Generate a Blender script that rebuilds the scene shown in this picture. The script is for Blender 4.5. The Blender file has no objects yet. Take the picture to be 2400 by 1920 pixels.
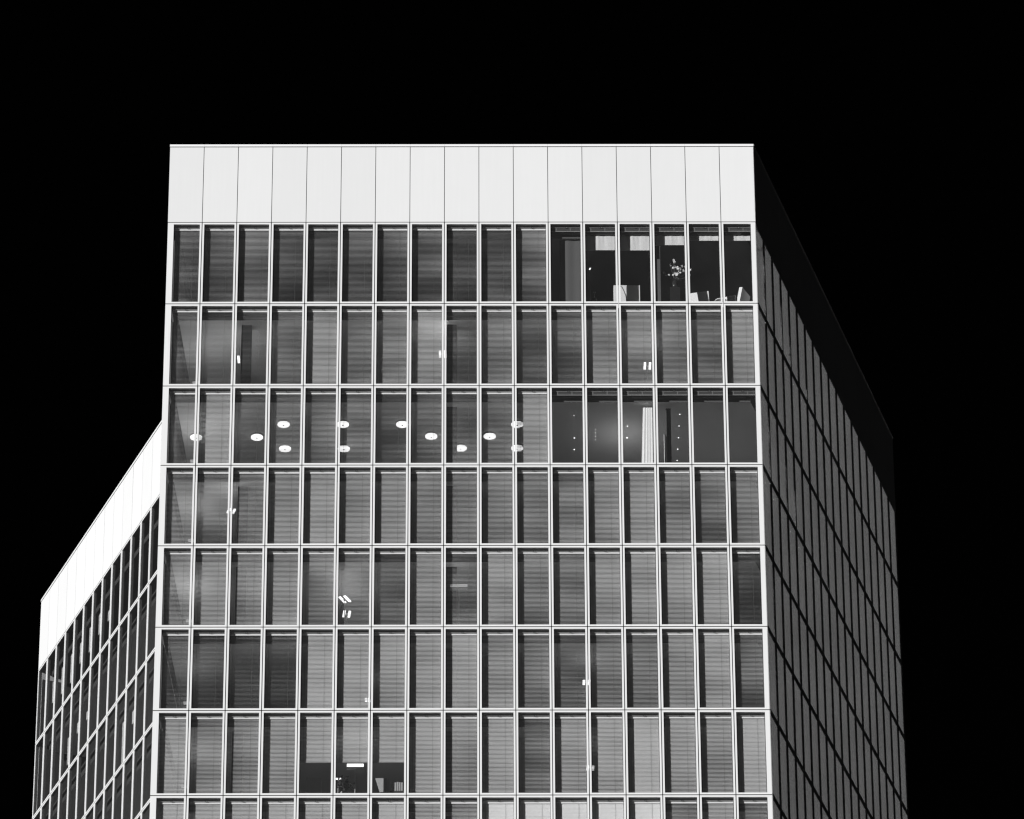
import bpy, math, random
from mathutils import Vector, Matrix

random.seed(11)
C = bpy.context.scene.collection
sc = bpy.context.scene

# ------------------------------------------------------------------ camera, sky, sun, exposure
CAM = Vector((12.173065, -188.625112, 1.6))
YAW, PITCH, ROLL = 0.00654456, 0.52353917, -0.00444376
FPX = 13330.085                      # focal length in pixels of a 2400 px wide picture
Z0 = 118.9407                        # height of the head of the top office storey
fw = Vector((math.sin(YAW) * math.cos(PITCH), math.cos(YAW) * math.cos(PITCH), math.sin(PITCH)))
rt = Vector((math.cos(YAW), -math.sin(YAW), 0))
up = rt.cross(fw)
rt2 = rt * math.cos(ROLL) + up * math.sin(ROLL)
up2 = up * math.cos(ROLL) - rt * math.sin(ROLL)
cd = bpy.data.cameras.new('camera')
cam = bpy.data.objects.new('camera', cd)
C.objects.link(cam)
m3 = Matrix((rt2, up2, -fw)).transposed()
cam.matrix_world = Matrix.Translation(CAM) @ m3.to_4x4()
cd.sensor_width = 36.0
cd.lens = FPX / 2400 * 36.0
cd.clip_start = 1.0
cd.clip_end = 8000
sc.camera = cam

SUN_AZ, SUN_EL = math.radians(43), math.radians(12)     # left of the facade's normal, height
w = bpy.data.worlds.new('World')
sc.world = w
w.use_nodes = True
nt = w.node_tree
nt.nodes.clear()
sky = nt.nodes.new('ShaderNodeTexSky')
sky.sky_type = 'NISHITA'
sky.sun_disc = False
sky.sun_elevation = SUN_EL
sky.sun_rotation = math.pi + SUN_AZ
bw = nt.nodes.new('ShaderNodeRGBToBW')
bg = nt.nodes.new('ShaderNodeBackground')
bg.inputs['Strength'].default_value = 0.0002            # the photograph's sky is filtered to black
wo = nt.nodes.new('ShaderNodeOutputWorld')
nt.links.new(sky.outputs[0], bw.inputs[0])
nt.links.new(bw.outputs[0], bg.inputs['Color'])
nt.links.new(bg.outputs[0], wo.inputs['Surface'])

sl = bpy.data.lights.new('sun', 'SUN')
sl.energy = 4.65
sl.angle = math.radians(0.5)
sl.color = (1, 1, 1)                                    # black and white photograph
so = bpy.data.objects.new('sun', sl)
C.objects.link(so)
sdir = Vector((math.sin(SUN_AZ) * math.cos(SUN_EL), math.cos(SUN_AZ) * math.cos(SUN_EL), -math.sin(SUN_EL)))
so.rotation_euler = sdir.to_track_quat('-Z', 'Y').to_euler()
so.location = (-60, -60, 200)
sc.view_settings.view_transform = 'Standard'
sc.view_settings.look = 'None'
sc.view_settings.exposure = 0
sc.view_settings.gamma = 1
sc.view_settings.use_curve_mapping = False
sc.render.engine = 'CYCLES'
sc.cycles.transparent_max_bounces = 24
sc.cycles.max_bounces = 8
sc.cycles.use_denoising = True
sc.cycles.denoising_prefilter = 'ACCURATE'
sc.cycles.use_adaptive_sampling = False
sc.cycles.use_light_tree = True
sc.cycles.filter_width = 1.3
sc.cycles.sample_clamp_indirect = 4


# ------------------------------------------------------------------ materials (all grey: a black and white picture)
def mat(name, v, rough=0.5, vary=0.0, grain=0.0, gscale=6.0, metal=0.0, spec=0.5, streak=0.0):
    m = bpy.data.materials.new(name)
    m.use_nodes = True
    n = m.node_tree
    b = n.nodes['Principled BSDF']
    b.inputs['Base Color'].default_value = (v, v, v, 1)
    b.inputs['Roughness'].default_value = rough
    b.inputs['Metallic'].default_value = metal
    b.inputs['Specular IOR Level'].default_value = spec
    src = None

    def mul(a, lo, hi):
        mr = n.nodes.new('ShaderNodeMapRange')
        mr.inputs['To Min'].default_value = lo
        mr.inputs['To Max'].default_value = hi
        n.links.new(a, mr.inputs['Value'])
        return mr.outputs['Result']
    if vary:
        oi = n.nodes.new('ShaderNodeObjectInfo')
        src = mul(oi.outputs['Random'], v * (1 - vary), v * (1 + vary))
    for amt, scl in ((grain, (gscale, gscale, gscale)), (streak, (9.0, 9.0, 0.35))):
        if not amt:
            continue
        tc = n.nodes.new('ShaderNodeNewGeometry')
        mp = n.nodes.new('ShaderNodeMapping')
        mp.inputs['Scale'].default_value = scl
        nz = n.nodes.new('ShaderNodeTexNoise')
        nz.inputs['Scale'].default_value = 1.0
        nz.inputs['Detail'].default_value = 4
        n.links.new(tc.outputs['Position'], mp.inputs['Vector'])
        n.links.new(mp.outputs[0], nz.inputs['Vector'])
        f = mul(nz.outputs['Fac'], 1 - amt, 1 + amt)
        mm = n.nodes.new('ShaderNodeMath')
        mm.operation = 'MULTIPLY'
        n.links.new(f, mm.inputs[0])
        if src is None:
            mm.inputs[1].default_value = v
        else:
            n.links.new(src, mm.inputs[1])
        src = mm.outputs[0]
    if src is not None:
        n.links.new(src, b.inputs['Base Color'])
    return m


def glass_mat():
    m = bpy.data.materials.new('facade_glass')
    m.use_nodes = True
    n = m.node_tree
    n.nodes.clear()
    out = n.nodes.new('ShaderNodeOutputMaterial')
    tr = n.nodes.new('ShaderNodeBsdfTransparent')
    tr.inputs['Color'].default_value = (0.95, 0.95, 0.95, 1)
    gl = n.nodes.new('ShaderNodeBsdfGlossy')
    gl.inputs['Roughness'].default_value = 0.03
    du = n.nodes.new('ShaderNodeBsdfDiffuse')
    du.inputs['Color'].default_value = (0.8, 0.8, 0.8, 1)
    lw = n.nodes.new('ShaderNodeLayerWeight')
    pw = n.nodes.new('ShaderNodeMath'); pw.operation = 'POWER'
    pw.inputs[1].default_value = 5
    mr = n.nodes.new('ShaderNodeMapRange')
    mr.inputs['To Min'].default_value = 0.045
    mr.inputs['To Max'].default_value = 1.0
    n.links.new(lw.outputs['Facing'], pw.inputs[0])
    n.links.new(pw.outputs[0], mr.inputs['Value'])
    # slight waviness of toughened panes
    ge = n.nodes.new('ShaderNodeNewGeometry')
    nz = n.nodes.new('ShaderNodeTexNoise')
    nz.inputs['Scale'].default_value = 0.9
    nz.inputs['Detail'].default_value = 2
    bp = n.nodes.new('ShaderNodeBump')
    bp.inputs['Strength'].default_value = 0.05
    bp.inputs['Distance'].default_value = 0.05
    n.links.new(ge.outputs['Position'], nz.inputs['Vector'])
    n.links.new(nz.outputs['Fac'], bp.inputs['Height'])
    n.links.new(bp.outputs[0], gl.inputs['Normal'])
    # a thin film of dust, added as a veil that lifts the dark panes
    nd = n.nodes.new('ShaderNodeTexNoise')
    nd.inputs['Scale'].default_value = 1.3
    nd.inputs['Detail'].default_value = 3
    n.links.new(ge.outputs['Position'], nd.inputs['Vector'])
    md = n.nodes.new('ShaderNodeMapRange')
    md.inputs['To Min'].default_value = 0.005
    md.inputs['To Max'].default_value = 0.013
    n.links.new(nd.outputs['Fac'], md.inputs['Value'])
    m1 = n.nodes.new('ShaderNodeMixShader')
    n.links.new(md.outputs[0], m1.inputs[0])
    n.links.new(tr.outputs[0], m1.inputs[1])
    n.links.new(du.outputs[0], m1.inputs[2])
    m2 = n.nodes.new('ShaderNodeMixShader')
    n.links.new(mr.outputs[0], m2.inputs[0])
    n.links.new(m1.outputs[0], m2.inputs[1])
    n.links.new(gl.outputs[0], m2.inputs[2])
    n.links.new(m2.outputs[0], out.inputs['Surface'])
    return m


def emit(name, s):
    m = bpy.data.materials.new(name)
    m.use_nodes = True
    b = m.node_tree.nodes['Principled BSDF']
    b.inputs['Base Color'].default_value = (0.9, 0.9, 0.9, 1)
    b.inputs['Emission Color'].default_value = (1, 1, 1, 1)
    b.inputs['Emission Strength'].default_value = s
    return m


M = dict(
    frame=mat('white_powder_coated_metal', 0.80, 0.7, spec=0.1, vary=0.012, streak=0.03),
    panel=mat('white_facade_panel', 0.78, 0.8, spec=0.06, vary=0.022, grain=0.012, gscale=1.5, streak=0.02),
    coping=mat('white_coping_metal', 0.9, 0.4, vary=0.01),
    glass=glass_mat(),
    white_slat=mat('white_blind_slat', 0.85, 0.4),
    slat=mat('aluminium_blind_slat', 0.58, 0.4),
    cord=mat('blind_cord', 0.15, 0.8),
    rail=mat('blind_headrail', 0.45, 0.5),
    cavity=mat('dark_window_lining', 0.10, 0.6),
    core=mat('dark_joint_backing', 0.05, 0.8),
    dimmed_ceiling=mat('dimmed_ceiling', 0.2, 0.8),  # darker copy of the ceiling, the top rooms' dimness put into its colour
    floor=mat('light_floor', 0.45, 0.7, grain=0.1),
    ceiling=mat('white_ceiling', 0.75, 0.8, grain=0.03, gscale=2.0),
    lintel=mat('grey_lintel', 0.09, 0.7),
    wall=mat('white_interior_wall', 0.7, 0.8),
    dark=mat('dark_furniture', 0.03, 0.5),
    grey=mat('grey_fabric', 0.10, 0.9),
    grey2=mat('mid_grey_laminate', 0.40, 0.5),
    white=mat('white_leather', 0.82, 0.4),
    shade=mat('white_roller_fabric', 0.72, 0.9, grain=0.08, gscale=7.0),
    sheer=mat('sheer_curtain_fabric', 0.86, 0.9, grain=0.05),
    leaf=mat('leaf', 0.10, 0.5),
    petal=mat('white_petal', 0.85, 0.6),
    ground=mat('darkened_asphalt', 0.018, 1.0, spec=0.0, grain=0.3, gscale=0.5),  # unseen ground darkened to keep bounced light off the shaded right parapet
    stone=mat('reflector_stone', 0.13, 0.8, grain=0.25, gscale=0.25),  # upper part of the added tower that turns the right windows grey
    tube=emit('lit_tube', 2.0),
    disc=emit('lit_diffuser', 1.45),
    dimmer=emit('dim_tube', 0.3),
    faint=emit('faint_tube', 0.22),
    spot=emit('lit_spot', 2.2),
)


# ------------------------------------------------------------------ mesh helpers
class MB:
    def __init__(self):
        self.v, self.f, self.mi, self.mats = [], [], [], []

    def mat(self, m):
        if m not in self.mats:
            self.mats.append(m)
        return self.mats.index(m)

    def poly(self, pts, m):
        k = len(self.v)
        self.v += [tuple(p) for p in pts]
        self.f.append(tuple(range(k, k + len(pts))))
        self.mi.append(self.mat(m))

    def mesh(self, verts, faces, m):
        k = len(self.v)
        self.v += [tuple(p) for p in verts]
        i = self.mat(m)
        for f in faces:
            self.f.append(tuple(k + a for a in f))
            self.mi.append(i)

    def box(self, x0, x1, y0, y1, z0, z1, m, T=None):
        vs = [Vector((x, y, z)) for x in (x0, x1) for y in (y0, y1) for z in (z0, z1)]
        if T is not None:
            vs = [T @ p for p in vs]
        self.mesh(vs, [(0, 1, 3, 2), (4, 6, 7, 5), (0, 4, 5, 1), (2, 3, 7, 6), (0, 2, 6, 4), (1, 5, 7, 3)], m)

    def lathe(self, cx, cy, prof, m, n=14):
        vs = []
        for r, z in prof:
            for k in range(n):
                a = 2 * math.pi * k / n
                vs.append((cx + r * math.cos(a), cy + r * math.sin(a), z))
        fs = []
        for j in range(len(prof) - 1):
            for k in range(n):
                fs.append((j * n + k, j * n + (k + 1) % n, (j + 1) * n + (k + 1) % n, (j + 1) * n + k))
        fs.append(tuple(range(n - 1, -1, -1)))
        fs.append(tuple((len(prof) - 1) * n + k for k in range(n)))
        self.mesh(vs, fs, m)

    def tube(self, a, b, r, m, n=6, r2=None):
        a, b = Vector(a), Vector(b)
        d = (b - a).normalized()
        s = d.orthogonal().normalized()
        t = d.cross(s)
        r2 = r if r2 is None else r2
        vs = [p + (s * math.cos(2 * math.pi * k / n) + t * math.sin(2 * math.pi * k / n)) * q for p, q in ((a, r), (b, r2)) for k in range(n)]
        fs = [(k, (k + 1) % n, n + (k + 1) % n, n + k) for k in range(n)]
        fs += [tuple(range(n - 1, -1, -1)), tuple(range(n, 2 * n))]
        self.mesh(vs, fs, m)

    def prism(self, pts, z0, z1, m, mtop=None):
        n = len(pts)
        vs = [(x, y, z0) for x, y in pts] + [(x, y, z1) for x, y in pts]
        self.mesh(vs, [(k, (k + 1) % n, n + (k + 1) % n, n + k) for k in range(n)] + [tuple(range(n - 1, -1, -1))], m)
        self.mesh(vs, [tuple(range(n, 2 * n))], mtop or m)

    def data(self, name):
        me = bpy.data.meshes.new(name)
        me.from_pydata(self.v, [], self.f)
        for m in self.mats:
            me.materials.append(m)
        me.polygons.foreach_set('material_index', self.mi)
        me.update()
        return me

    def build(self, name, parent=None, loc=(0, 0, 0), rz=0.0, smooth=False):
        me = self.data(name)
        if smooth:
            me.polygons.foreach_set('use_smooth', [True] * len(me.polygons))
        return put(name, me, parent, loc, rz)


def put(name, me, parent=None, loc=(0, 0, 0), rz=0.0):
    o = bpy.data.objects.new(name, me)
    C.objects.link(o)
    o.location = loc
    o.rotation_euler = (0, 0, rz)
    if parent:
        o.parent = parent
    return o


def thing(name, label, cat, loc=(0, 0, 0), rz=0.0, group=None):
    o = put(name, None, None, loc, rz)
    tag(o, label, cat, group)
    return o


def tag(o, label, cat, group=None):
    o['label'] = label
    o['category'] = cat
    if group:
        o['group'] = group


def ray(px, py):
    """Direction through a point of the photograph (2400 px wide)."""
    v = rt2 * ((px - 1200) / FPX) + up2 * ((960 - py) / FPX) + fw
    return v.normalized()


def at_height(px, py, z):
    v = ray(px, py)
    return CAM + v * ((z - CAM.z) / v.z)


def at_depth(px, py, y):
    v = ray(px, py)
    return CAM + v * ((y - CAM.y) / v.y)


def in_view(p):
    d = Vector(p) - CAM
    x, y, z = d.dot(rt2), d.dot(up2), d.dot(fw)
    px, py = 1200 + FPX * x / z, 960 - FPX * y / z
    return -20 < px < 2420 and -20 < py < 1940


# ------------------------------------------------------------------ sizes of the building
W = 1.35
LEV = [0, -3.7125, -7.3920, -10.8862, -14.3778, -17.8480, -21.3477, -24.8570, -28.36, -31.87]
ROWS = len(LEV) - 1
TOP, CAPZ = 3.5936, 3.4836
aR, aL = 0.28953062, -0.36659371
A, B = Vector((0, 0)), Vector((17 * W, 0))
dR = Vector((math.sin(aR), math.cos(aR)))
NR = 18
Cc = B + dR * (NR * W)
E = Vector((-7.618642, 37.997615))
dL = Vector((-math.sin(aL), -math.cos(aL)))
J = Vector((0.72, 16.35))
C2 = Cc + Vector((-dR.y, dR.x)) * 11
E2 = E + Vector((-dL.y, dL.x)) * 17
PLAN = [A, B, Cc, C2, E2, E, J]
FACES = dict(front=(A, 0.0, 17), right=(B, math.atan2(dR.y, dR.x), NR), wing=(E, math.atan2(dL.y, dL.x), 16),
             flank=(J + (A - J).normalized() * 0.72, math.atan2((A - J).y, (A - J).x), 11))


def inset(poly, dist):
    out = []
    n = len(poly)
    for i in range(n):
        p, q, r = poly[i - 1], poly[i], poly[(i + 1) % n]
        e1, e2 = (q - p).normalized(), (r - q).normalized()
        n1, n2 = Vector((-e1.y, e1.x)), Vector((-e2.y, e2.x))
        k = (n1 + n2) / (1 + n1.dot(n2))
        out.append(q + k * dist)
    return out


def spot(face, x, y=0.0):
    o, rz, _ = FACES[face]
    return (o.x + x * math.cos(rz) - y * math.sin(rz), o.y + x * math.sin(rz) + y * math.cos(rz))


# ------------------------------------------------------------------ ground and an unseen tower added for the right face's windows to reflect
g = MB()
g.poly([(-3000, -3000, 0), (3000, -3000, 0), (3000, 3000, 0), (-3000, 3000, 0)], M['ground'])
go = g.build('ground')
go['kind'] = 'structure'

nb = thing('added_reflector_tower', 'added unseen reflector tower, dark below and pale above, mirrored as grey in the shaded right face', 'tower', (97.2, 138.3, 0), math.radians(-29.8))
s = MB()
s.box(-5.6, 5.6, 0, 5, 0, 126, M['dark'])  # kept dark so the added tower throws little light on the parapet
s.build('shaft', nb)
s = MB()
s.box(-5.65, 5.65, -0.05, 5.05, 126.004, 214, M['stone'])
s.build('crown', nb)
s = MB()
s.box(-5.8, 5.8, -0.2, 5.2, 214.004, 215.5, M['stone'])
s.build('cornice', nb)

# ------------------------------------------------------------------ the office building
bld = thing('office_building', 'tall white office building with a gridded facade of blinds and a blank panelled parapet', 'office building', (0, 0, Z0))
poly_in = inset(PLAN, 0.07)
s = MB()
s.prism(poly_in, 0.02, CAPZ - 0.05, M['core'])
s.build('parapet_backing', bld)
s = MB()
s.prism(inset(PLAN, 0.03), -Z0, LEV[-1] - 0.02, M['panel'])
s.build('lower_storeys', bld)
# plain end walls that the camera does not see, dark towards the rooms
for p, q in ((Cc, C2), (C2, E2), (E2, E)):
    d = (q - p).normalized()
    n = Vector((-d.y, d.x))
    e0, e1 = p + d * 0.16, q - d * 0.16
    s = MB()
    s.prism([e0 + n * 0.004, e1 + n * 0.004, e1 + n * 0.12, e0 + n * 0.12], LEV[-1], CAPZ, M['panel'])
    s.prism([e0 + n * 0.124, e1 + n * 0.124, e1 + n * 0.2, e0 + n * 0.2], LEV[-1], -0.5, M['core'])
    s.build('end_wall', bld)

# parapet panels and coping, one of each per module
GAP = 0.024
for face, (o, rz, n) in FACES.items():
    p = MB()
    p.box(GAP / 2, W - GAP / 2, 0, 0.008, GAP / 2, CAPZ - 0.012, M['panel'])
    p.box(GAP / 2 + 0.003, W - GAP / 2 - 0.003, 0.0085, 0.055, GAP / 2 + 0.003, CAPZ - 0.015, M['core'])
    pm = p.data('parapet_panel')
    c = MB()
    c.box(0.002, W - 0.002, -0.02, 0.30, CAPZ + 0.012, TOP, M['coping'])
    cm = c.data('coping')
    for k in range(n):
        x, y = spot(face, k * W)
        q = put('parapet_panel', pm, bld, (x, y, 0), rz + random.uniform(-.0006, .0006))
        q.rotation_euler.x = random.uniform(-.0008, .0008)
        put('coping', cm, bld, (x, y, 0), rz)

# floors, ceilings, lintels
pin = inset(PLAN, 0.5)
for k in range(ROWS + 1):
    s = MB()
    z = LEV[k]
    pts = pin
    nn = len(pts)
    zb, zt = z - 0.45, (z + 0.10 if k else 2.6)
    vs = [(q.x, q.y, zb) for q in pts] + [(q.x, q.y, zt) for q in pts]
    s.mesh(vs, [(i, (i + 1) % nn, nn + (i + 1) % nn, nn + i) for i in range(nn)], M['lintel'])
    s.mesh(vs, [tuple(range(nn - 1, -1, -1))], M['ceiling'] if k else M['dimmed_ceiling'])
    s.mesh(vs, [tuple(range(nn, 2 * nn))], M['floor'] if k in (2, 3, 4, 5, 7) else M['grey'])
    s.build('floor_slab', bld)
    s = MB()
    s.box(0.4, 22.4, 0.36, 0.44, z - 0.33, z - 0.09, M['lintel'])
    s.build('lintel', bld)
s = MB()
s.prism([Vector((7, 9)), Vector((20, 9)), Vector((23, 20)), Vector((9, 26)), Vector((5, 22))], -Z0, 2.5, M['wall'])
s.build('lift_core', bld)
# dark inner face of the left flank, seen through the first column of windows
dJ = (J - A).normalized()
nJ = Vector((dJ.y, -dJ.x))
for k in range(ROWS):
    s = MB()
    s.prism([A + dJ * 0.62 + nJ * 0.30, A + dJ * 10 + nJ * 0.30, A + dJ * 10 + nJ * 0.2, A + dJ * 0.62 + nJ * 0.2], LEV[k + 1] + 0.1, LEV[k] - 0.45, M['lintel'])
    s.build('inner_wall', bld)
for k in range(ROWS):
    for cx in (2 * W + 0.44, 8 * W + 0.3):
        if k in (0, 2, 5) and cx < 5:
            continue
        s = MB()
        s.box(cx - 0.2, cx + 0.2, 0.85, 1.25, LEV[k + 1] + 0.1, LEV[k] - 0.45, M['dark'])
        s.build('column', bld)

# ------------------------------------------------------------------ windows
PH = [30.6, 30.0, 29.1, 28.2, 27.4, 26.6, 25.7, 24.9, 24.0]       # how steeply the camera looks up at each storey


def frame_mesh(H, L=0.085, R=0.085, depth=0.34, rev=0.055):
    """White frame round a module: bars with a real reveal, an 11 mm open joint on every side."""
    j = 0.0165
    b = MB()
    xs, zs = (j, L, W - R, W - j), (-H + j, -H + 0.09, -0.09, -j)
    def ring(y, a):
        if a == 0:
            return [(xs[0], y, zs[0]), (xs[3], y, zs[0]), (xs[3], y, zs[3]), (xs[0], y, zs[3])]
        return [(xs[1], y, zs[1]), (xs[2], y, zs[1]), (xs[2], y, zs[2]), (xs[1], y, zs[2])]
    def band(p, q, m):
        for i in range(4):
            b.poly([p[i], p[(i + 1) % 4], q[(i + 1) % 4], q[i]], m)
    band(ring(0, 0), ring(0, 1), M['frame'])                 # face
    band(ring(0, 1), ring(rev, 1), M['frame'])             # outer reveal
    band(ring(rev, 1), ring(depth, 1), M['cavity'])        # lining behind the glass
    band(ring(depth, 1), ring(depth, 0), M['cavity'])
    band(ring(depth, 0), ring(0.008, 0), M['core'])
    band(ring(0.008, 0), ring(0, 0), M['frame'])
    return b.data('window')


def pane_mesh(H, L=0.085, R=0.085, rev=0.055):
    b = MB()
    b.box(L - 0.004, W - R + 0.004, rev - 0.015, rev - 0.003, -H + 0.086, -0.086, M['glass'])
    return b.data('pane')


PITCHS, CHORD = 0.0535, 0.0555


def tilt_for(f, row):
    """Slat tilt at which the camera, looking up, sees the sunlit top faces over a fraction f of the height."""
    ph = math.radians(PH[row])
    best = min(range(20, 88), key=lambda t: abs(CHORD * (math.sin(math.radians(t)) - math.cos(math.radians(t)) * math.tan(ph)) / PITCHS - f))
    return best


def blind_mesh(H, L, R, row, f, low=None, ms='slat'):
    """Slats (curved, 50 mm) hanging in the cavity; low = how far down a half-raised blind reaches."""
    b = MB()
    x0, x1 = L + 0.012, W - R - 0.012
    zt = -0.09 - 0.125
    zb = -H + 0.09 + 0.045
    if low is not None:
        zb = -low
    n = int((zt - zb) / PITCHS)
    base = tilt_for(f, row)
    ph0 = random.uniform(0, 6.28)
    amp = random.uniform(1.5, 4.5)
    per = random.uniform(1.0, 2.2)
    drift = random.uniform(-4.0, 6.0)
    rw = tw = 0.0
    twist = random.uniform(-2.5, 3.5)
    i = b.mat(M[ms])
    ca = CHORD
    for k in range(n + 1):
        zc = zt - 0.02 - k * PITCHS + random.uniform(-.0012, .0012)
        rw = rw * 0.85 + random.gauss(0, 0.4)
        t = base + amp * math.sin(ph0 + per * k / n * 6.28) + drift * (0.5 - k / n) * 2 + rw + random.gauss(0, 0.4)
        tw = tw * 0.93 + random.gauss(0, 0.55)
        sk = random.uniform(-.0015, .0015)
        k0 = len(b.v)
        ends = []
        for xx, tt, dz in ((x0, t - tw - twist, -sk), (x1, t + tw + twist, sk)):
            tt = math.radians(max(8, min(87, tt)))
            ends.append([(xx, 0.275 + u * ca * math.cos(tt) - bul * math.sin(tt), zc + dz + u * ca * math.sin(tt) + bul * math.cos(tt)) for u, bul in ((-.5, 0), (0, 0.003), (.5, 0))])
        for q in range(3):
            b.v += [ends[0][q], ends[1][q]]
        for q in (0, 2):
            b.f.append((k0 + q, k0 + q + 1, k0 + q + 3, k0 + q + 2))
            b.mi.append(i)
    # top closing slat, bottom rail, ladder cords
    b.box(x0, x1, 0.238, 0.250, -0.09 - 0.142, -0.09 - 0.070, M['coping'])
    b.box(x0, x1, 0.255, 0.295, zb - 0.028, zb, M['slat'])
    for cx in (x0 + 0.12, x0 + (x1 - x0) * 0.74):
        b.box(cx - 0.003, cx + 0.003, 0.246, 0.250, zb, zt, M['cord'])
    return b.data('blind')


def raised_mesh(L, R):
    b = MB()
    x0, x1 = L + 0.012, W - R - 0.012
    for k in range(16):
        z = -0.09 - 0.062 - k * 0.0075
        b.box(x0, x1, 0.215 + random.uniform(-.003, .003), 0.262, z - 0.004, z, M['cavity'])
    b.box(x0 + 0.2, x0 + 0.24, 0.212, 0.216, -0.27, -0.14, M['cord'])
    b.box(x0 + 0.75, x0 + 0.79, 0.212, 0.216, -0.27, -0.14, M['cord'])
    b.box(x0, x1, 0.215, 0.262, -0.305, -0.285, M['rail'])
    return b.data('raised_blind')


def headrail_mesh(L, R):
    b = MB()
    x0, x1 = L + 0.006, W - R - 0.006
    b.box(x0, x1, 0.19, 0.236, -0.09 - 0.066, -0.09 - 0.012, M['rail'])
    c = 0.5 * (x0 + x1) + 0.05
    b.box(c - 0.05, c + 0.05, 0.178, 0.1895, -0.09 - 0.076, -0.09 - 0.030, M['cavity'])
    b.box(c + 0.0, c + 0.018, 0.174, 0.1775, -0.09 - 0.068, -0.09 - 0.05, M['coping'])
    return b.data('headrail')


def shade_mesh(L, R, drop, left=0.0):
    b = MB()
    x0, x1 = L + 0.01, W - R - 0.01
    n = 14
    vs = []
    for zz in (-0.345, -drop):
        for k in range(n + 1):
            x = x0 + (x1 - x0) * k / n
            y = 0.452 + 0.006 * math.sin(k * 1.3 + drop * 9) + (0.004 * math.sin(k * 2.9) if zz > -0.36 else 0)
            vs.append((x, y, zz + (0.006 * math.sin(k * 1.7 + drop * 5) if zz > -0.36 else 0)))
    back = [(x, y + 0.004, z) for x, y, z in vs]
    m = n + 1
    b.mesh(vs + back, [(k, k + 1, m + k + 1, m + k) for k in range(n)] + [(2 * m + k + 1, 2 * m + k, 3 * m + k, 3 * m + k + 1) for k in range(n)], M['shade'])
    b.tube((x0, 0.455, -drop), (x1, 0.455, -drop), 0.012, M['white'])
    return b.data('roller_shade')


# mean grey of each window's blind in the photograph (0-255); r = raised, h = half raised
GREY = [
    [85, 80, 95, 75, 75, 85, 78, 80, 72, 82, 95, 'r', 'r', 'r', 'r', 'r', 'r'],
    [80, 72, 62, 90, 132, 100, 110, 128, 75, 104, 75, 80, 116, 112, 106, 94, 126],
    [90, 132, 65, 95, 96, 100, 65, 86, 88, 90, 132, 'r', 'r', 'r', 'r', 'r', 'r'],
    [108, 92, 106, 126, 136, 121, 126, 116, 110, 114, 110, 112, 124, 130, 112, 100, 110],
    [116, 120, 120, 126, 100, 88, 86, 126, 92, 131, 110, 111, 130, 131, 132, 136, 66],
    [74, 64, 62, 64, 146, 140, 134, 136, 140, 130, 106, 86, 106, 108, 126, 136, 96],
    [136, 115, 116, 130, 'h', 'h', 'h', 140, 125, 141, 96, 130, 141, 156, 136, 126, 150],
    [150, 146, 140, 150, 140, 141, 150, 140, 120, 182, 176, 184, 178, 184, 112, 131, 100],
    [140] * 17,
]


def frac(g):
    lin = ((g / 255 + 0.055) / 1.055) ** 2.4
    return max(0.07, min(0.95, (lin - 0.028) / 0.37))


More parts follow.
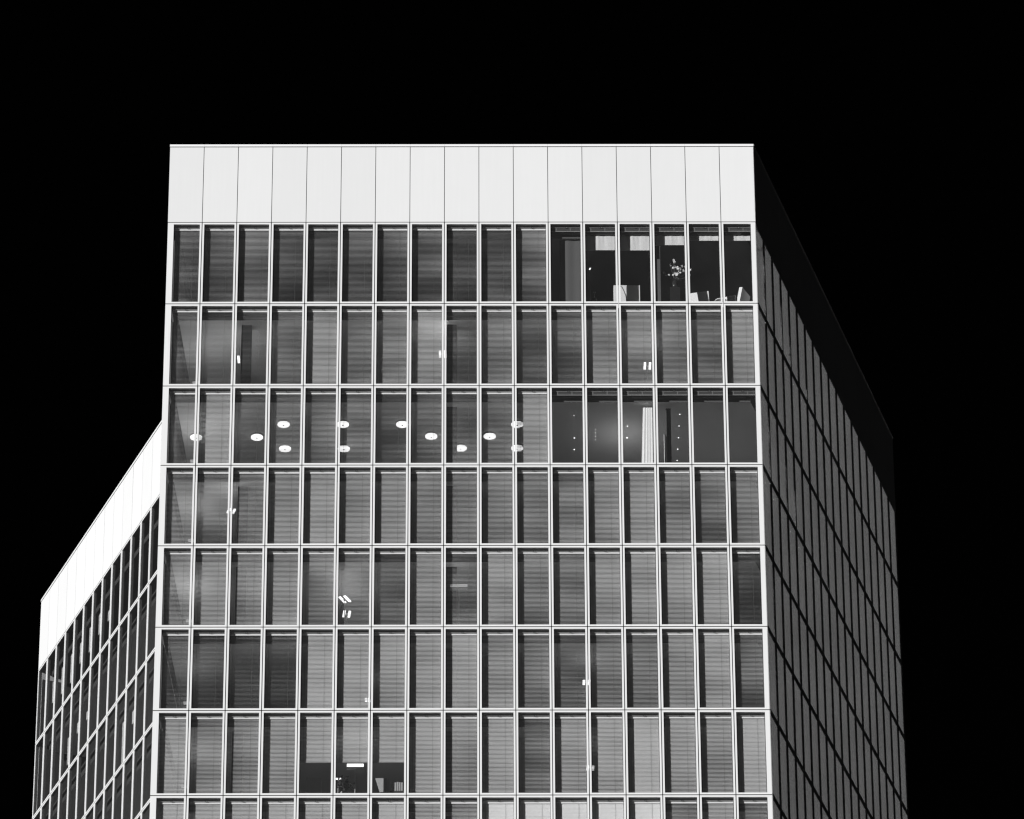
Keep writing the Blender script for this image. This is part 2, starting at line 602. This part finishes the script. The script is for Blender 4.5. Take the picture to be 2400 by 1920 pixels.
WING_CURTAINS = {(0, 1): (1.25, 2.3), (0, 2): (1.2, 2.5), (0, 3): (1.2, 2.6), (0, 4): (1.3, 2.3), (0, 5): (1.2, 2.4), (0, 6): (1.2, 2.2), (0, 7): (1.7, 2.2),
                 (1, 3): (1.6, 2.9), (1, 4): (1.5, 2.0), (2, 1): (2.0, 2.9), (2, 9): (1.0, 2.9), (2, 10): (1.1, 1.7), (3, 2): (1.4, 2.8), (1, 5): (1.6, 2.0)}
side_blinds = [blind_mesh(3.6, 0.085, 0.085, 3, f_) for f_ in (0.9, 0.93, 0.88)] + [blind_mesh(3.6, 0.6, 0.085, 3, 0.9)]
count = 0
cache = {}
leftover = {f: (MB(), MB()) for f in FACES}
for face, (o, rz, n) in FACES.items():
    for row in range(ROWS):
        H = LEV[row] - LEV[row + 1]
        for k in range(n):
            x, y = spot(face, k * W)
            L = R = 0.085
            if face == 'front' and k == 0:
                L = 0.245
            if face == 'front' and k == 16:
                R = 0.19
            depth = 0.34 if face == 'front' else 0.135
            rev = {'front': 0.055, 'right': 0.036}.get(face, 0.022)
            key = (round(H, 3), L, R, depth, rev)
            if key not in cache:
                cache[key] = (frame_mesh(H, L, R, depth, rev), pane_mesh(H, L, R, rev))
            fm, pm = cache[key]
            x2, y2 = spot(face, (k + 0.5) * W)
            vis = in_view((x2, y2, Z0 + LEV[row] - 0.1))
            if face == 'wing' and k > 13:
                vis = False
            if not vis:
                T = Matrix.Translation((x, y, LEV[row])) @ Matrix.Rotation(rz, 4, 'Z')
                for me, b in ((fm, leftover[face][0]), (pm, leftover[face][1])):
                    vv = [T @ q.co for q in me.vertices]
                    for pgn in me.polygons:
                        b.poly([vv[i] for i in pgn.vertices], me.materials[pgn.material_index])
                continue
            count += 1
            wo_ = put('window', fm, bld, (x, y, LEV[row]), rz)
            put('pane', pm, wo_)
            if face == 'right' and k < n:
                put('blind', side_blinds[(k + row) % 3] if k else side_blinds[3], wo_)
            if face == 'wing' and (row, k) in WING_CURTAINS:
                q0, q1 = WING_CURTAINS[(row, k)]
                b = MB()
                for f_ in range(5):
                    b.tube((0.15 + 0.065 * f_, 0.30 + 0.015 * (f_ % 2), -q1), (0.15 + 0.065 * f_, 0.30 + 0.015 * (f_ % 2), -q0), 0.04, M['shade'], 6)
                put('curtain', b.data('curtain'), wo_)
            if face == 'front':
                put('headrail', cache.setdefault(('h', L, R), headrail_mesh(L, R)), wo_)
                gr = GREY[row][k]
                if gr == 'r':
                    put('raised_blind', cache.setdefault(('r', L, R), raised_mesh(L, R)), wo_)
                    if row == 0 and k > 11:
                        put('roller_shade', shade_mesh(L, R, {12: 1.01, 13: 1.02, 14: 0.78, 15: 0.58, 16: 0.58}[k]), wo_)
                elif gr == 'h':
                    put('blind', blind_mesh(H, L, R, row, 0.68, low=2.0), wo_)
                    wo_['label'] = 'window with its blind drawn only halfway down'
                else:
                    put('blind', blind_mesh(H, L, R, row, frac(gr + (8 if row == 0 else 3)), ms='white_slat' if gr > 170 else 'slat'), wo_)
print('windows', count)
for face, (b1, b2) in leftover.items():
    if b1.v:
        q = b1.build('lower_window_frames', bld)
        q['kind'] = 'stuff'
        q = b2.build('lower_window_panes', bld)
        q['kind'] = 'stuff'

# ------------------------------------------------------------------ lamps in the offices
ORD = ['first', 'second', 'third', 'fourth', 'fifth', 'sixth', 'seventh', 'eighth', 'ninth', 'tenth', 'eleventh', 'twelfth', 'thirteenth', 'fourteenth', 'fifteenth', 'sixteenth', 'last']
S = 2400 / 2156                                        # readings were made on a 2156 px wide view


def ceil_z(row):
    return Z0 + LEV[row] - 0.45


def floor_z(row):
    return Z0 + LEV[row + 1] + 0.10


for px, py in ((413, 921), (541, 921), (597, 894), (600, 945), (722, 894), (724, 945), (847, 894), (908, 919), (970, 944), (1031, 919), (1089, 894), (1089, 944)):
    p = at_height(px * S, py * S, ceil_z(2) - 0.08)
    col = int(p.x / W)
    which = {894: 'highest', 919: 'middle', 921: 'middle', 944: 'lowest', 945: 'lowest'}[py]
    t = thing('ceiling_lamp', f'round lit ceiling lamp of the {which} line, behind the {ORD[col]} window, third storey down', 'ceiling lamp', p, 0, 'round ceiling lamps on the third storey down')
    b = MB()
    b.lathe(0, 0, [(0.20, -0.035), (0.235, -0.02), (0.235, 0.02)], M['disc'], 20)
    b.build('diffuser', t)
    b = MB()
    b.lathe(0, 0, [(0.243, 0.0204), (0.243, 0.079)], M['rail'], 20)
    b.build('ring', t)
    b = MB()
    b.lathe(0, 0, [(0.022, -0.05), (0.03, -0.0352)], M['dark'], 10)
    b.build('knob', t)


def floor_lamp(px, py, row, label, along='y', power='tube', hh=1.95, ln=0.5, sep=0.2, watts=2.0, pos=None, rz=0.0):
    """Office uplighter: weighted base, pole, and a head with two lit tubes."""
    p = pos or at_height(px * S, py * S, floor_z(row) + hh)
    t = thing('floor_lamp', label, 'floor lamp', (p.x, p.y, floor_z(row)), math.radians(rz), 'uplighter floor lamps in the offices')
    b = MB()
    b.lathe(0, 0, [(0.16, 0.0), (0.16, 0.015), (0.03, 0.03)], M['grey2'], 14)
    b.build('base', t)
    b = MB()
    b.tube((0, 0, 0.02), (0, 0, hh - (0.05 if along == 'y' else 0.175)), 0.016, M['rail'])
    b.build('pole', t)
    b = MB()
    if along == 'y':
        b.box(-sep / 2 + 0.05, sep / 2 - 0.05, -0.03, 0.03, hh - 0.04, hh + 0.01, M['rail'])
    else:
        b.box(-ln / 2, ln / 2, -0.05, 0.05, hh - 0.17, hh - 0.12, M['rail'])
    b.build('head', t)
    for s_ in (-1, 1):
        b = MB()
        if along == 'y':
            b.box(s_ * sep / 2 - 0.045, s_ * sep / 2 + 0.045, -ln / 2, ln / 2, hh - 0.019, hh + 0.02, M[power])
        else:
            b.box(-ln / 2, ln / 2, s_ * 0.04 - 0.03, s_ * 0.04 + 0.03, hh - 0.019, hh + 0.04, M[power])
        b.build('tube', t)
    if watts:
        ld = bpy.data.lights.new('lamp_light', 'AREA')
        ld.shape = 'RECTANGLE'
        ld.size, ld.size_y = 0.3, 0.5
        ld.energy = watts
        lo = bpy.data.objects.new('lamp_light', ld)
        C.objects.link(lo)
        lo.parent = t
        lo.location = (0, 0, hh + 0.06)
        lo.rotation_euler = (math.pi, 0, 0)
    return t


floor_lamp(1363, 771, 1, 'floor lamp with two lit bars behind the fourteenth window, second storey down')
floor_lamp(932, 746, 1, 'bright floor lamp at the joint of the eighth and ninth windows, second storey down', watts=6)
floor_lamp(508, 757, 1, 'floor lamp half hidden by a column behind the third window, second storey down')
floor_lamp(487, 1076, 3, 'bright floor lamp at the joint of the second and third windows, fourth storey down', ln=0.35, rz=15)
floor_lamp(726, 1262, 4, 'upper of two bright floor lamps behind the sixth window, fifth storey down', rz=-24)
floor_lamp(730, 1293, 4, 'lower of two bright floor lamps behind the sixth window, fifth storey down', rz=6)
floor_lamp(966, 1234, 4, 'faint T-shaped floor lamp behind the ninth window, fifth storey down', 'x', 'faint', ln=0.65, watts=1.5)
floor_lamp(1235, 1437, 5, 'bright floor lamp by the twelfth window, sixth storey down', ln=0.35, watts=1.2)
floor_lamp(774, 1474, 5, 'small lit lamp behind the sixth window, sixth storey down', ln=0.3, sep=0.12, watts=1)
floor_lamp(748, 1612, 6, 'T-shaped floor lamp lit under the half-raised blind of the sixth window', 'x', 'tube', ln=0.62)
floor_lamp(1243, 1617, 6, 'bright floor lamp at the joint of the twelfth and thirteenth windows, seventh storey down', ln=0.35, watts=1.2)
floor_lamp(712, 1640, 6, 'small lit lamp left of the plant under the half-raised blinds', power='spot', ln=0.07, sep=0.12, hh=1.3, watts=0.8)

for row in range(1, 8):  # lamps added out of sight to make the first column's ceilings glow
    floor_lamp(0, 0, row, f'added uplighter hidden low behind the first window, {ORD[row]} storey down, glowing on its ceiling', 'x', 'dimmer', hh=1.4, ln=0.28, watts={1: 6, 3: 8, 5: 3, 6: 7}.get(row, 10),
               pos=Vector((1.15, 2.35, 0)))
floor_lamp(1320, 966, 2, 'added uplighter hidden low beside the white curtain, third storey down, glowing on the ceiling', 'x', 'dimmer', hh=1.35, ln=0.3, watts=6, pos=Vector((13 * W + 0.25, 2.9, 0)))  # lamp added out of sight to brighten the boardroom ceiling
floor_lamp(470, 800, 1, 'added uplighter hidden low behind the second window, second storey down', 'x', 'dimmer', hh=1.35, ln=0.3, watts=2.5, pos=Vector((1 * W + 1.1, 2.6, 0)))  # another lamp added out of sight, for the glow above the second window

# small recessed spots in the boardroom ceiling (third storey down) and one in the top corner office
nth = {}
ZB = lambda x, y: (1180 + x / 3.4774, 880 + y / 3.4774)
for i, (x, y, r) in enumerate(((575, 326, .018), (578, 510, .035), (577, 604, .035), (750, 440, .018), (750, 468, .018), (750, 496, .018), (750, 523, .018), (1010, 413, .03), (1007, 508, .045),
                               (1437, 317, .032), (1431, 412, .03), (1426, 508, .03), (1420, 601, .03), (1415, 693, .028))):
    p = at_height(*ZB(x, y), ceil_z(2) - 0.004)
    b = MB()
    b.lathe(0, 0, [(r * 0.62, -0.012), (r * 0.62, 0.0)], M['spot'], 10)
    o = b.build('ceiling_spot', None, p)
    col = int(p.x / W)
    nth[col] = nth.get(col, -1) + 1
    tag(o, f'tiny ceiling spot, {ORD[nth[col]]} from the top, behind the bare {ORD[col]} window, third storey down', 'ceiling spot', 'ceiling spots of the boardroom')

# ------------------------------------------------------------------ furniture seen through the bare windows
def curtain(name, label, x0, x1, y, z0, z1, m, folds, amp, lean=0.0, cat='curtain'):
    b = MB()
    n = folds * 6
    fr, bk = [], []
    for zz, q in ((z0, 1.0), (z1, 0.75)):
        for k in range(n + 1):
            u = k / n
            x = x0 + (x1 - x0) * u
            if zz == z1:
                x = x0 + lean + (x1 - x0 - lean) * u
            yy = y + amp * q * math.sin(u * folds * 2 * math.pi) + amp * 0.4 * math.sin(u * folds * 4.7 + 1)
            fr.append((x, yy, zz))
            bk.append((x, yy + 0.006, zz))
    m1 = n + 1
    fs = [(k, k + 1, m1 + k + 1, m1 + k) for k in range(n)]
    fs += [(2 * m1 + k + 1, 2 * m1 + k, 3 * m1 + k, 3 * m1 + k + 1) for k in range(n)]
    fs += [(0, m1, 3 * m1, 2 * m1), (n, 2 * m1 + n, 3 * m1 + n, m1 + n)]
    b.mesh([Vector(p) - Vector((x0, y, z0)) for p in fr + bk], fs, m)
    o = b.build(name, None, (x0, y, z0), 0, smooth=True)
    tag(o, label, cat)
    return o


f2, c2 = floor_z(2), ceil_z(2)
curtain('curtain', 'white sunlit curtain gathered in folds behind the bare fourteenth window', 13 * W + 0.80, 13 * W + 1.27, 0.78, f2, c2 - 0.05, M['sheer'], 4, 0.010, 0.10)
curtain('curtain', 'thin white curtain edge catching the sun behind the bare fifteenth window', 14 * W + 0.33, 14 * W + 0.40, 0.80, f2, c2 - 1.25, M['sheer'], 2, 0.02)
curtain('curtain', 'dark grey curtain drawn beside the bright sliver behind the fifteenth window', 14 * W + 0.42, 14 * W + 0.62, 0.9, f2, c2 - 0.05, M['grey'], 3, 0.02)

f0, c0 = floor_z(0), ceil_z(0)
curtain('curtain', 'plain grey curtain panel behind the dark twelfth window of the top storey', 11 * W + 0.45, 12 * W - 0.02, 0.62, f0, c0 - 0.02, M['grey'], 2, 0.012)

b = MB()
b.box(-0.06, 0.06, -0.06, 0.06, 0, c0 - f0 - 0.01, M['grey'])
o = b.build('partition_post', None, (14 * W + 0.27, 0.95, f0))
tag(o, 'slim grey partition post left of the flowers, top storey', 'post')

cb = thing('cabinet', 'white cabinet crossed by a mullion shadow, standing across two top storey windows', 'cabinet', (13 * W + 0.37, 0.95, f0))
b = MB(); b.box(-0.53, 0.50, -0.14, 0.28, 0, 1.21, M['white']); b.build('carcass', cb)
for q in (-0.53, 0.004):
    b = MB(); b.box(q + 0.01, q + 0.486, -0.158, -0.1405, 0.05, 1.19, M['white']); b.build('door', cb)
b = MB()
pts = [(-0.30, 1.20), (-0.20, 1.10), (-0.12, 0.90), (-0.06, 0.70), (-0.03, 0.35), (-0.02, 0.05)]
for (xa, za), (xb, zb) in zip(pts, pts[1:]):
    b.tube((xa, -0.172, za), (xb, -0.172, zb), 0.012, M['dark'])
b.build('cable', cb)
b = MB(); b.lathe(0, 0, [(0.05, 0.0), (0.055, 0.09), (0.03, 0.11)], M['grey2'], 10)
o = b.build('pot', None, (13 * W + 0.53, 1.0, f0 + 1.211)); tag(o, 'small grey pot on top of the white cabinet, top storey', 'pot')

fl = thing('floor_lamp', 'slender dark floor lamp with a tiny bright head, thirteenth window of the top storey', 'floor lamp', (12 * W + 0.26, 1.05, f0))
b = MB(); b.lathe(0, 0, [(0.14, 0), (0.14, 0.02), (0.02, 0.035)], M['dark'], 12); b.build('base', fl)
b = MB(); b.tube((0, 0, 0.03), (0, 0, 2.05), 0.035, M['grey']); b.build('pole', fl)
b = MB(); b.tube((0.0, 0.0, 2.05), (0.04, -0.05, 2.12), 0.022, M['spot'], 8); b.build('head', fl)

ds = thing('desk_lamp', 'small dark desk lamp left of the white cabinet, top storey', 'desk lamp', (12 * W + 0.44, 0.8, f0))
b = MB(); b.lathe(0, 0, [(0.09, 0), (0.09, 0.6), (0.02, 0.62)], M['dark'], 12); b.build('base', ds)
b = MB(); b.tube((0, 0, 0.6), (0, 0, 0.86), 0.016, M['grey2']); b.build('pole', ds)
b = MB(); b.tube((-0.06, 0, 0.86), (0.06, 0, 0.88), 0.03, M['grey2'], 8); b.build('head', ds)

# flowers on a dark pedestal
px_, py_ = 14 * W + 0.87, 0.78
pd = MB(); pd.box(-0.2, 0.2, -0.2, 0.2, 0, 1.0, mat('black_lacquer', 0.012, 0.6, spec=0.2))
o = pd.build('pedestal', None, (px_, py_, f0)); tag(o, 'dark square pedestal under the flower vase, top storey', 'pedestal')
vz = thing('flower_vase', 'dark vase with a spray of small white flowers, fifteenth window of the top storey', 'vase', (px_, py_, f0 + 1.0))
b = MB(); b.lathe(0, 0, [(0.06, 0), (0.10, 0.10), (0.115, 0.24), (0.075, 0.38), (0.06, 0.46)], mat('glazed_vase', 0.03, 0.12), 18); b.build('vase', vz, smooth=True)
st, bl = MB(), MB()
heads = []
for k in range(34):
    a = random.uniform(0, 6.28)
    r = abs(random.gauss(0, 0.30))
    h = 0.62 + random.uniform(0, 0.62) - 0.25 * r
    heads.append((r * math.cos(a) + 0.14, r * 0.4 * math.sin(a) - 0.06, h))
heads += [(0.42, -0.1, 0.98), (-0.16, -0.1, 1.02), (-0.02, -0.1, 1.28), (0.62, -0.05, 0.86)]
for hx, hy, h in heads:
    st.tube((0, 0, 0.42), (hx * 0.6, hy * 0.6, h * 0.75), 0.006, M['leaf'], 4)
    st.tube((hx * 0.6, hy * 0.6, h * 0.75), (hx, hy, h), 0.005, M['leaf'], 4)
    n = 5
    s_ = random.uniform(0.03, 0.055)
    nrm = Vector((random.uniform(-.6, .3), random.uniform(-1, -.3), random.uniform(-.5, .6))).normalized()
    u = nrm.orthogonal().normalized(); v = nrm.cross(u)
    c = Vector((hx, hy, h))
    for q in range(n):
        a0 = 2 * math.pi * q / n
        d0 = u * math.cos(a0) + v * math.sin(a0)
        d1 = u * math.cos(a0 + 0.6) + v * math.sin(a0 + 0.6)
        d2 = u * math.cos(a0 - 0.6) + v * math.sin(a0 - 0.6)
        bl.poly([c, c + d1 * s_ * 0.8 + nrm * 0.006, c + d0 * s_ * 1.3 - nrm * 0.004, c + d2 * s_ * 0.8 + nrm * 0.006], M['petal'])
st.build('stems', vz)['kind'] = 'stuff'
bl.build('blossoms', vz)['kind'] = 'stuff'


def armchair(x, y, rz, label):
    t = thing('armchair', label, 'armchair', (x, y, f0), rz, 'white armchairs in the corner office')
    b = MB(); b.box(-0.36, 0.36, -0.34, 0.30, 0.16, 0.42, M['white']); b.build('seat', t)
    T = Matrix.Translation((0, 0.31, 0.2)) @ Matrix.Rotation(math.radians(-12), 4, 'X')
    b = MB(); b.box(-0.40, 0.40, 0, 0.13, 0, 0.74, M['white'], T); b.build('backrest', t)
    for s_ in (-1, 1):
        b = MB(); b.box(s_ * 0.425 - 0.055, s_ * 0.425 + 0.055, -0.34, 0.30, 0.16, 0.58, M['white']); b.build('armrest', t)
        for q in (-1, 1):
            b = MB(); b.tube((s_ * 0.36, q * 0.28, 0), (s_ * 0.36, q * 0.28, 0.159), 0.02, M['rail']); b.build('leg', t)


armchair(15 * W + 0.58, 1.40, math.radians(166), 'white armchair turned away behind the sixteenth window, top storey')
armchair(16 * W + 0.42, 1.05, math.radians(245), 'white armchair in the last window of the top storey, facing left')
tb = thing('side_table', 'low white side table between the two white armchairs', 'table', (15 * W + 1.3, 0.75, f0))
b = MB(); b.lathe(0, 0, [(0.24, 0.42), (0.25, 0.44), (0.24, 0.455)], M['white'], 20); b.build('tabletop', tb)
b = MB(); b.tube((0, 0, 0.0), (0, 0, 0.4195), 0.025, M['rail']); b.build('leg', tb)

# seventh storey down, under the half-raised blinds
f6 = floor_z(6)
cb = thing('storage_cabinet', 'plain grey storage cabinet under the half-raised blind of the fifth window', 'cabinet', (4 * W + 0.60, 1.1, f6))
b = MB(); b.box(-0.27, 0.27, -0.2, 0.25, 0, 1.08, M['grey2']); b.build('carcass', cb)
b = MB(); b.box(-0.26, 0.26, -0.216, -0.2005, 0.03, 1.06, M['grey2']); b.build('door', cb)
pt = thing('potted_plant', 'leafy potted plant beside the T-shaped lamp under the half-raised blinds', 'plant', (5 * W + 0.42, 0.9, f6))
b = MB(); b.lathe(0, 0, [(0.14, 0), (0.18, 0.45), (0.17, 0.46)], M['grey2'], 14); b.build('pot', pt)
b = MB()
for k in range(150):
    d = Vector((random.gauss(0, 1), random.gauss(0, 0.7), random.gauss(0, 0.75))).normalized() * random.uniform(0.12, 0.36)
    c = Vector((0, 0, 0.78)) + d
    u = Vector((random.gauss(0, 1), random.gauss(0, 1), random.gauss(0, 1))).normalized()
    v = u.orthogonal().normalized()
    l = random.uniform(0.04, 0.075)
    b.poly([c - u * l, c + v * l * 0.45, c + u * l, c - v * l * 0.45], M['leaf'])
for k in range(8):
    a = k * 0.8
    b.tube((0, 0, 0.44), (0.18 * math.cos(a), 0.12 * math.sin(a), 0.8), 0.008, M['leaf'], 4)
b.build('leaves', pt)['kind'] = 'stuff'
sp = MB()
sp.prism([Vector((-0.10, -0.02)), Vector((0.30, -0.02)), Vector((0.30, 0.02)), Vector((-0.10, 0.02))], 0, 1.0, M['grey2'])
T = Matrix.Translation((0, 0, 0.3)) @ Matrix.Rotation(math.radians(0), 4, 'Y')
sp = MB()
sp.mesh([(-0.02, 0, 0), (0.28, 0, 0), (0.28, 0, 0.62), (-0.20, 0, 0.62), (-0.02, 0.03, 0), (0.28, 0.03, 0), (0.28, 0.03, 0.62), (-0.20, 0.03, 0.62)],
        [(0, 1, 2, 3), (7, 6, 5, 4), (0, 4, 5, 1), (1, 5, 6, 2), (2, 6, 7, 3), (3, 7, 4, 0)], M['grey2'])
sp.box(-0.02, 0.28, -0.1, 0.2, -0.45, -0.001, M['dark'])
o = sp.build('display_board', None, (6 * W + 0.38, 0.95, f6 + 0.45))
tag(o, 'light grey board with a slanted edge, under the half-raised blind of the seventh window', 'board')
sh = thing('binder_shelf', 'low dark shelf with grey binders, right side of the seventh window', 'shelf', (6 * W + 0.98, 1.0, f6))
b = MB(); b.box(-0.26, 0.26, -0.15, 0.15, 0, 0.5, M['dark']); b.build('shelf_body', sh)
for k in range(6):
    b = MB(); b.box(-0.24 + k * 0.08, -0.24 + k * 0.08 + random.uniform(.045, .07), -0.13, 0.12, 0.501, 0.86 + random.uniform(-.02, .03), M['grey2'])
    o = b.build('binder', None, sh.location)
    tag(o, f'grey binder, {ORD[k]} from the left on the low shelf behind the seventh window', 'binder', 'binders on the low shelf')
